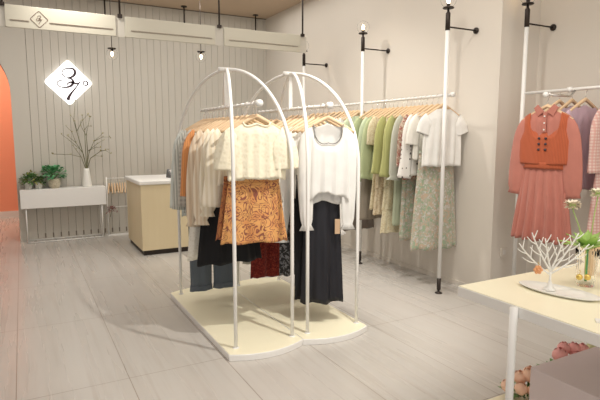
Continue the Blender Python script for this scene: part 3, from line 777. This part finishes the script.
# ------------------------------------------------------------------ planter box and plants
t = thing('planter_console', 'long white planter box on thin white legs by the plank wall', 'planter', (-.06, 7.72, 0))
bev(MB().box(0, 1.08, 0, .24, .478, .735).build('box', M['white'], t), .004)
for x in (.06, 1.02):
    for y in (.02, .22): MB().tube([(x,y,.478),(x,y,0.012)], .008, 8).build('leg', M['white'], t, True)
mb = MB()
mb.tube([(.06,.02,.01),(1.02,.02,.01)], .008, 8).tube([(.06,.22,.01),(1.02,.22,.01)], .008, 8).tube([(.06,.02,.01),(.06,.22,.01)], .008, 8).tube([(1.02,.02,.01),(1.02,.22,.01)], .008, 8)
mb.build('floor_rail', M['white'], t, True)
def leafquad(mb, p, d, L, w, droop=.3, fold=.15):
    d = d.normalized(); s = d.cross(Vector((0,0,1)))
    if s.length < .1: s = Vector((1,0,0))
    s.normalize(); u = s.cross(d)
    P = [p, p+d*L*.4+s*w-u*fold*w, p+d*L*.4-s*w-u*fold*w, p+d*L+Vector((0,0,-droop*L)), p+d*L*.45+Vector((0,0,-droop*L*.1))]
    mb.add(P, [(0,1,4),(0,4,2),(1,3,4),(2,4,3)])
def bush(mb, c, R, n, L, w, seed, flat=.8):
    r_ = random.Random(seed)
    for i in range(n):
        a = r_.uniform(0, 2*PI); e = r_.uniform(-.2, 1.4); rr = R*r_.uniform(.45, 1)
        d = Vector((math.cos(a)*math.cos(e), math.sin(a)*math.cos(e), math.sin(e)*flat))
        p = Vector(c)+d*rr
        dd = (d+Vector((r_.uniform(-.5,.5), r_.uniform(-.5,.5), r_.uniform(-.3,.5))))
        leafquad(mb, p, dd, L*r_.uniform(.7,1.2), w, .3)
ZT = .735
t = thing('potted_plant', 'bushy dark green plant in a pair of white cube pots on the planter', 'potted plant', (.10, 7.84, ZT))
for s in (-.05, .075): bev(MB().lathe([(.038,0),(.05,.085),(.046,.085),(.04,.07)], (s,0,0), 4).build('pot', M['ceramic'], t), .003)
mb = MB(); bush(mb, (-.03,0,.10), .13, 260, .06, .012, 3); bush(mb, (.08,0,.08), .09, 120, .05, .011, 4); mb.build('foliage', M['leaf'], t)
mb = MB(); bush(mb, (.0,0,.11), .15, 60, .06, .012, 5); bush(mb, (-.1,0,.08), .06, 30, .05, .01, 15); mb.build('yellow_tips', M['yleaf'], t)['kind'] = 'stuff'
t = thing('potted_plant', 'round-leaved bright green plant in a cream pot on the planter', 'potted plant', (.37, 7.84, ZT))
MB().lathe([(.055,0),(.075,.05),(.078,.1),(.07,.13),(.062,.13),(.06,.1)], n=24).build('pot', fab('cream_glaze', (.66, .60, .46), 'floral', (.66,.60,.46), (.50,.45,.33), scale=30), t, True)
mb = MB(); bush(mb, (0,0,.17), .16, 150, .06, .028, 7, .85); bush(mb, (-.09,0,.2), .12, 50, .055, .026, 8); mb.build('foliage', M['leaf2'], t)
mb = MB()
for i in range(14):
    a = rnd.uniform(0, 2*PI); mb.tube([(0,0,.12),(.08*math.cos(a), .08*math.sin(a), .22),(.14*math.cos(a), .14*math.sin(a), .27)], .002, 5)
mb.build('stems', M['leaf'], t)
vx = .79
t = thing('jug_vase', 'tall white tapering vase holding budding branches on the planter', 'vase', (vx, 7.84, ZT))
MB().lathe([(.062,0),(.064,.01),(.052,.12),(.040,.22),(.034,.26),(.030,.26),(.034,.22),(.045,.12),(.055,.02)], n=28).build('body', M['ceramic'], t, True)
def branch(pts, subs, seed):
    r_ = random.Random(seed)
    t = thing('budding_branch', 'thin branch with small yellow-green buds in the tall white vase', 'branch', (vx, 7.84, ZT), group='budding branches in the white vase')
    mb = MB(); P = [Vector(p) for p in pts]
    mb.tube(P, [lerp(.0065, .0025, i/(len(P)-1)) for i in range(len(P))], 6)
    tips = [P[-1]]; 
    for s0, tip in subs:
        a = P[s0]; b = Vector(tip); m_ = (a+b)/2 + Vector((r_.uniform(-.03,.03), r_.uniform(-.02,.02), .03)); mb.tube([a, m_, b], [.004, .003, .002], 5); tips += [b, m_]
    mb.build('stem', M['twig'], t, True)
    mb = MB()
    for p in tips+P[3:]:
        for q in range(3):
            d = Vector((r_.uniform(-1,1), r_.uniform(-1,1), r_.uniform(-.2,1))); leafquad(mb, p, d, .03, .008, 0)
    mb.build('buds', M['bud'], t)['kind'] = 'stuff'
def px(x, z): return (x-vx, 0, z-ZT)
branch([(0,0,.03),(0,0,.26),(-.04,.0,.5),(-.10,0,.78),(-.13,.01,.92),(-.10,.02,1.2)], [(2,(-.30,0,.74)),(3,(-.17,-.03,1.0)),(3,(.06,.02,1.02))], 1)
branch([(.01,0,.03),(.008,0,.26),(.03,0,.5),(.02,0,.72),(.08,.01,.98)], [(2,(.25,0,.66)),(3,(-.05,.0,.92)),(2,(.2,-.05,.55))], 2)
branch([(-.01,0,.03),(-.01,0,.26),(-.06,-.02,.42),(-.2,-.03,.46),(-.42,-.03,.47)], [(2,(-.16,0,.58))], 3)
branch([(.01,.005,.03),(.012,0,.26),(.06,0,.4),(.2,0,.5),(.30,0,.52)], [(2,(.22,.02,.42)),(3,(.34,0,.46))], 4)
branch([(0,.01,.03),(0,.005,.26),(.05,.02,.48),(.12,.02,.64),(.24,.02,.75)], [(3,(.34,.0,.70))], 5)
branch([(0,-.01,.03),(0,-.005,.26),(-.03,-.02,.46),(-.12,-.02,.62),(-.22,-.02,.72)], [(3,(-.24,0,.86))], 6)
branch([(.005,-.005,.03),(.005,-.004,.26),(.0,-.02,.52),(.0,-.01,.8),(-.02,0,1.0)], [(3,(.10,0,.85))], 7)
# child-size hanger stand
t = thing('small_hanger_stand', 'small white metal stand for tiny hangers beside the planter', 'stand', (1.05, 7.84, 0))
MB().tube([(0,0,.0),(0,0,.86)], .009, 8).tube([(.34,0,.0),(.34,0,.86)], .009, 8).build('post', M['white'], t, True)
MB().tube([(-.005,0,.84),(.345,0,.84)], .006, 8).build('top_rail', M['white'], t, True)
MB().tube([(0,0,.42),(.34,0,.42)], .005, 8).build('middle_rail', M['white'], t, True)
MB().box(-.02,.36,-.06,.06,0,.008).build('base_plate', M['white'], t)
smh = None
for i in range(8):
    loc = (1.085+.037*i, 7.84, .84); rz = PI/2+rnd.uniform(-.25,-.05)
    if smh is None:
        smh = thing('small_hanger', 'small orange-brown wooden hanger on the little stand beside the planter', 'hanger', loc, rz, 'small wooden hangers on the little stand')
        pts = [(-.16+.32*k/12, 0, -.075-.13*(abs(-.16+.32*k/12)/.16)**1.2) for k in range(13)]
        MB().tube(pts, .009, 8).build('shoulder_bar', M['wood'], smh, True)
        MB().tube([(0,0,-.07),(0,0,-.03)]+[(.011*math.cos(a),0,.0+.011*math.sin(a)) for a in [-PI/2+.3+PI*1.3*k/8 for k in range(9)]], .002, 6).build('hook', M['chrome'], smh, True)
    else: dup(smh, loc, rz)
t = thing('dried_flower_bunch', 'small red-brown dried flower bunch on the little stand', 'dried flowers', (1.1, 7.82, .36))
mb = MB(); bush(mb, (0,0,0), .075, 90, .04, .012, 9, 1); mb.build('petals', mat('dried_red_petal', (.30, .12, .10), .8), t)
mb = MB(); mb.tube([(0,.01,.0),(-.02,.0,-.08)], .004, 6).tube([(0,.012,0),(0,.012,.06)], .002, 6); mb.build('stem', M['twig'], t, True)
# pouf at the left edge
t = thing('round_stool', 'terracotta upholstered stool with a dark base cut by the left edge', 'stool', (-.62, 5.9, 0))
MB().lathe([(.30,.0),(.30,.11)], n=40).build('base', M['black'], t)
MB().lathe([(.30,.11),(.335,.13),(.335,.70),(.32,.76),(.28,.79),(.01,.80)], n=48).build('cushion', M['pouf'], t, True)
# wall socket
t = thing('wall_socket', 'small beige socket plate low on the corner wall beside the table', 'socket', (3.84, WY, .39))
bev(MB().box(-.043,.043,-.01,0,-.043,.043).build('plate', M['plaster'], t), .003)
MB().box(-.018,.018,-.012,-.01,-.02,.02).build('socket_face', M['trim'], t)

# ------------------------------------------------------------------ display table
TZ = .75
t = thing('display_table', 'cream-topped white display table at the right front', 'table', (1.77, 1.71, 0))
bev(MB().box(0, 1.6, -1.35, 0, TZ-.05, TZ-.003).build('table_frame', M['white'], t), .003)
MB().box(.003, 1.597, -1.347, -.003, TZ-.003, TZ).build('tabletop', M['cream'], t)
for x, y in ((-.017,-.33), (-.017,-1.2), (1.617,-.33), (1.617,-1.2)):
    MB().tube([(x,y,.0),(x,y,TZ-.004)], .0165, 18).build('leg', M['white'], t, True)
bev(MB().box(.0, 1.6, -1.3, .09, 0.0, .05).build('floor_shelf', M['cream'], t), .003)
# lilac plinth box below the table
bev(tag(MB().box(2.085, 2.75, .95, 1.53, .05, .35).build('storage_box', M['lilac'], None), 'lilac-grey box under the display table', 'box'), .003)
def rose(mb, c, r, seed):
    r_ = random.Random(seed); c = Vector(c)
    mb.sphere(c, r*.62, 8, 1.05)
    for ring, (n_, rad, hh, op) in enumerate(((3,.55,.9,.15),(4,.75,.75,.35),(5,.95,.6,.6))):
        a0 = r_.uniform(0, 6)
        for i in range(n_):
            a = a0+2*PI*i/n_; vs = []; K = 5
            for u in range(K):
                for v in range(K):
                    fu = (u/(K-1)-.5)*2; fv = v/(K-1)
                    aa = a+fu*PI/n_*1.25; rr = r*rad*(math.sin(fv*2.2+.35)*.9+op*.25*fv**3); zz = -r*.8+fv*r*(1+hh)*.95*(1-.15*fu*fu)
                    vs.append((c.x+rr*math.cos(aa), c.y+rr*math.sin(aa), c.z+zz))
            fs = [(u*K+v,(u+1)*K+v,(u+1)*K+v+1,u*K+v+1) for u in range(K-1) for v in range(K-1)]
            mb.add(vs, fs)
def bouquet(name, label, loc, heads, m, r, base=None, leaves=40):
    t = thing(name, label, 'flowers', loc)
    for i, h in enumerate(heads):
        mb = MB(); rose(mb, h, r*rnd.uniform(.92,1.1), i+hash(len(name))%7); mb.build('rose_head', m, t, True)
    mb = MB()
    for h in heads: mb.tube([(h[0]*.3,h[1]*.3,.0),(h[0],h[1],h[2]-r*.7)], .004, 6)
    mb.build('stems', M['leaf'], t, True)
    mb = MB(); zc = min(h[2] for h in heads)-.02; R = max(math.hypot(h[0],h[1]) for h in heads)
    r_ = random.Random(5)
    for i in range(leaves):
        a = r_.uniform(0, 2*PI); rr = R*r_.uniform(.3,1); leafquad(mb, Vector((rr*math.cos(a), rr*math.sin(a), max(.02, zc-r_.uniform(0,.04)))), Vector((math.cos(a), math.sin(a), r_.uniform(-.1,.4))), .05, .016, .1)
    mb.build('leaves', M['leaf'], t)
    if base: MB().lathe(base, n=20).build('pot', M['ceramic'], t, True)
    return t
bouquet('rose_bouquet', 'low bunch of peach roses on the shelf left of the lilac box', (2.33, 1.72, .05), [(-.08,-.02,.07),(-.03,.03,.10),(.02,-.02,.10),(-.03,-.06,.06),(.05,.03,.11),(.06,-.05,.07),(-.10,.05,.06),(.0,.0,.12)], M['peach'], .042)
bouquet('rose_bouquet', 'bunch of pink roses behind the lilac box under the table', (2.62, 1.70, .05), [(-.10,-.05,.15),(-.06,.0,.19),(.0,.02,.21),(.06,.0,.20),(.11,-.02,.19),(-.12,.0,.11),(.02,-.05,.17),(.08,-.06,.16),(-.04,-.06,.14)], M['pink'], .044, [(.04,.0),(.05,.08),(.045,.08)])
bouquet('flower_bunch', 'small bunch of pale green flowers beside the pink roses', (2.86, 1.70, .05), [(-.02,0,.18),(.04,.02,.17),(.0,-.04,.16),(.06,-.03,.15)], M['paleflower'], .03, [(.03,.0),(.04,.08),(.035,.08)])

# ------------------------------------------------------------------ things on the table
t = thing('jewellery_dish', 'long oval white dish under the coral-shaped stand', 'dish', (2.085, 1.415, TZ), -1.40)
a_, b_ = .18, .08; vs = []; N = 48; rings = [(.55,.0),(.8,.001),(1,.012),(.985,.0145),(.78,.006),(.3,.004),(.01,.004)]
for k_, z in rings:
    for i in range(N): a = 2*PI*i/N; vs.append((a_*k_*math.cos(a), b_*k_*math.sin(a), z))
fs = [(j*N+i, j*N+(i+1)%N, (j+1)*N+(i+1)%N, (j+1)*N+i) for j in range(len(rings)-1) for i in range(N)] + [tuple(range(N-1,-1,-1))]
MB().add(vs, fs).build('dish', M['ceramic'], t, True)
rz_ = -math.radians(34)
t = thing('jewellery_tree', 'white coral-shaped jewellery stand with many branches on the table', 'jewellery stand', (2.075, 1.45, TZ+.006), rz_)
mb = MB(); r_ = random.Random(3)
def twig(p, a, L, r, turn):
    pts = [Vector(p)]
    for i in range(5):
        pts.append(pts[-1]+Vector((math.cos(a), r_.uniform(-.1,.1), math.sin(a)))*(L/5)); a += (turn-a)*.16
    mb.tube(pts, [lerp(r, r*.6, i/5) for i in range(6)], 7)
mb.tube([(0,0,0),(0,0,.09)], [.006,.005], 8)
for a, L, z in ((2.62, .205, .07), (2.2, .20, .085), (1.85, .15, .09), (1.15, .16, .09), (.85, .21, .085), (.42, .215, .075)):
    pts = [Vector((0,0,z))]; n_ = 7; b = a
    for i in range(n_):
        b += (PI/2-b)*.07; pts.append(pts[-1]+Vector((math.cos(b), r_.uniform(-.08,.08), math.sin(b)))*(L/n_))
    mb.tube(pts, [lerp(.0046, .0026, i/n_) for i in range(n_+1)], 7)
    for i in range(2, n_):
        d = pts[i+1]-pts[i]; ba = math.atan2(d.z, d.x); sd_ = 1 if i % 2 else -1
        twig(pts[i], ba+sd_*.75, .075-.006*i+r_.uniform(0,.012), .003, PI/2+.2*sd_)
mb.build('branches', M['ceramic'], t, True)
MB().lathe([(.028,0),(.026,.006),(.012,.014),(.010,.03),(.007,.04)], n=20).build('stem_base', M['ceramic'], t, True)
def earring(name, label, loc, m, r, petals=False):
    t = thing(name, label, 'earring', loc, rz_)
    MB().tube([(0,0,0),(.003,0,.012),(0,0,.02),(-.004,0,.014)], .0012, 6).build('hook', M['gold'], t, True)
    mb = MB()
    if petals:
        for i in range(6):
            a = PI*i/3; mb.sphere((r*.75*math.cos(a), 0, -r*.9+r*.75*math.sin(a)), r*.5, 6)
        mb.sphere((0,-.006,-r*.9), r*.45, 6)
    else: mb.sphere((0,0,-r), r, 10)
    mb.build('pendant', m, t, True)
cd = lambda u, z: (2.075+u*math.cos(rz_), 1.45+u*math.sin(rz_)-.012, TZ+z)
earring('flower_earring', 'orange flower-shaped earring hanging on the left of the coral stand', cd(-.065,.115), mat('orange_enamel', (.78,.38,.18), .4), .017, True)
earring('ball_earring', 'gold ball earring under the coral stand, left of the pair', cd(.115,.085), M['gold'], .014)
earring('ball_earring', 'gold ball earring under the coral stand, right of the pair', cd(.150,.085), M['gold'], .014)
# glass vase
vz = (2.30, 1.425, TZ)
t = thing('glass_vase', 'ribbed clear glass vase holding leaves and two round flowers', 'vase', vz)
o = MB().lathe([(.034,.001),(.040,.012),(.042,.06),(.045,.12),(.050,.175),(.047,.175),(.042,.12),(.039,.06),(.036,.014),(.01,.01)], n=96, ripple=.025, rk=20, cap=True).build('body', M['glass'], t, True)
t = thing('leafy_rosette', 'rosette of pointed yellow-green leaves in the glass vase', 'plant', (vz[0], vz[1], TZ+.02))
mb = MB(); r_ = random.Random(8)
for i in range(16):
    a = 2*PI*i/16*2.4; e = .3+.95*(i/16); L = .15-.02*(i/16)
    d = Vector((math.cos(a)*math.cos(e), math.sin(a)*math.cos(e), math.sin(e)))
    sd_ = Vector((-math.sin(a), math.cos(a), 0)); p0 = Vector((0,0,.155)); vs = []
    for j in range(7):
        u = j/6; w = .028*math.sin(PI*min(1,(u*.85+.12)))*(1-u**3); c = p0+d*L*u+Vector((0,0,-.035*u*u)); vs += [c-sd_*w, c+Vector((0,0,-.006)), c+sd_*w]
    mb.add(vs, [q for j in range(6) for q in ((j*3,j*3+1,j*3+4,j*3+3),(j*3+1,j*3+2,j*3+5,j*3+4))])
mb.build('leaves', M['agave'], t, True)
MB().tube([(0,0,-.0),(0,0,.16)], .006, 8).build('stalk', M['leaf2'], t, True)
for dx, top, lb in ((-.085, .40, 'round cream and green flower head on a bent stem, left of the two'), (.03, .455, 'round cream flower on a long straight stem, right of the two')):
    ux, uy = dx*.88, dx*-.48
    t = thing('round_flower', lb, 'flower', (vz[0], vz[1], TZ+.02))
    z = top-.02-.03
    MB().tube([(.004*(1 if dx>0 else -1),0,0),(.01*(1 if dx>0 else -1),0,.15),(ux*.6,uy*.6,.15+(z-.15)*.6),(ux,uy,z)], .0022, 7).build('stem', M['agave'], t, True)
    mb = MB(); r_ = random.Random(11)
    for i in range(110):
        a = r_.uniform(0,2*PI); e = r_.uniform(-.5,.8); d = Vector((math.cos(a)*math.cos(e), math.sin(a)*math.cos(e), math.sin(e)*.8)); leafquad(mb, Vector((ux,uy,z+.012))+d*.017, d, .025, .009, 0, 0)
    mb.build('petals', mat('cream_petal', (.88,.78,.62), .7) if dx < 0 else mat('ivory_petal', (.88,.84,.66), .7), t)
    MB().sphere((ux,uy-.002,z+.012), .014, 8).build('centre', M['agave'], t, True)
t = thing('wooden_arch_stand', 'small wooden arch block with a white top at the right edge', 'display block', (2.53, 1.50, TZ), -.5)
ar_ = [(-.06,0),(-.06,.17),(.06,.17),(.06,0),(.035,0)] + [(.035*math.cos(a), .09+.035*math.sin(a)) for a in [PI*i/10 for i in range(11)]] + [(-.035,0)]
mb = MB(); n_ = len(ar_)
for s_ in (0,):
    outer = [(-.06,0),(-.06,.17),(.06,.17),(.06,0)]
    inner = [(.035,0)] + [(.035*math.cos(PI*i/10), .09+.035*math.sin(PI*i/10)) for i in range(11)] + [(-.035,0)]
mb.box(-.06,-.035,-.03,.03,0,.17).box(.035,.06,-.03,.03,0,.17)
for i in range(10):
    xa, za = .035*math.cos(PI*i/10), .09+.035*math.sin(PI*i/10); xb, zb = .035*math.cos(PI*(i+1)/10), .09+.035*math.sin(PI*(i+1)/10)
    mb.add([(xa,-.03,za),(xb,-.03,zb),(xb,-.03,.17),(xa,-.03,.17),(xa,.03,za),(xb,.03,zb),(xb,.03,.17),(xa,.03,.17)], [(0,3,2,1),(4,5,6,7),(0,1,5,4),(2,3,7,6)])
mb.build('arch', M['wood'], t)
bev(MB().box(-.07,.07,-.035,.035,.17,.19).build('top_slab', M['ceramic'], t), .003)
bev(tag(MB().box(-.06,.06,-.02,.02,0,.006).build('name_card', M['ceramic'], None, loc=(1.92, 1.07, TZ), rotz=-.9), 'thin blank white card near the table edge, lower right', 'card'), .001)

# ------------------------------------------------------------------ light
def spot(loc, target, watts, ang=95, blend=.7, size=.06, col=(1,.95,.87)):
    l = bpy.data.lights.new('spot', 'SPOT'); l.energy = watts; l.spot_size = math.radians(ang); l.spot_blend = blend; l.shadow_soft_size = size; l.color = col
    o = bpy.data.objects.new('spot', l); C.objects.link(o); o.location = loc
    o.rotation_euler = (Vector(target)-Vector(loc)).to_track_quat('-Z','Y').to_euler(); return o
def area(loc, w, h, watts, col=(1,.97,.92), rot=(0,0,0)):  # unseen soft lights added for general fill, not real ceiling panels
    l = bpy.data.lights.new('panel', 'AREA'); l.shape = 'RECTANGLE'; l.size = w; l.size_y = h; l.energy = watts; l.color = col
    o = bpy.data.objects.new('panel', l); C.objects.link(o); o.location = loc; o.rotation_euler = rot; return o
LZ = 3.3
spot((2.0, 1.9, LZ), (1.55, 3.6, 0), 175, 60, .6, .025)
spot((2.0, 4.5, LZ), (3.4, 4.8, .3), 95, 100, 1, .05)
spot((1.9, 2.6, LZ), (3.5, 3.7, .4), 70, 90, 1, .05)
spot((2.2, 1.4, LZ), (3.0, 2.3, .6), 45, 100, 1, .06)
spot((1.9, 6.3, LZ), (3.2, 6.6, .3), 50, 100, 1, .06)
spot((.5, 5.6, LZ), (.6, 7.6, .3), 50, 100, 1, .06)
area((.3, 2.5, 3.33), 4, 4, 26)
area((2.2, -.9, 3.33), 3.5, 3, 48)
area((1.2, 6.2, 3.33), 4.5, 2.5, 40)
area((2.6, 4.5, 3.33), 1.5, 5, 30)
spot((-.9, 9.0, 3.3), (-.6, 10.5, 1.4), 200, 140, 1, .2, (1,.86,.7))
w = bpy.data.worlds.new('world'); bpy.context.scene.world = w; w.use_nodes = True
w.node_tree.nodes['Background'].inputs[0].default_value = (1,.97,.94,1); w.node_tree.nodes['Background'].inputs[1].default_value = .9
vs_ = bpy.context.scene.view_settings
vs_.view_transform = 'Standard'; vs_.look = 'None'; vs_.gamma = 1; vs_.use_curve_mapping = False; vs_.exposure = .3
bpy.context.scene.cycles.max_bounces = 12
bpy.context.scene.cycles.transmission_bounces = 12
bpy.context.scene.cycles.transparent_max_bounces = 12
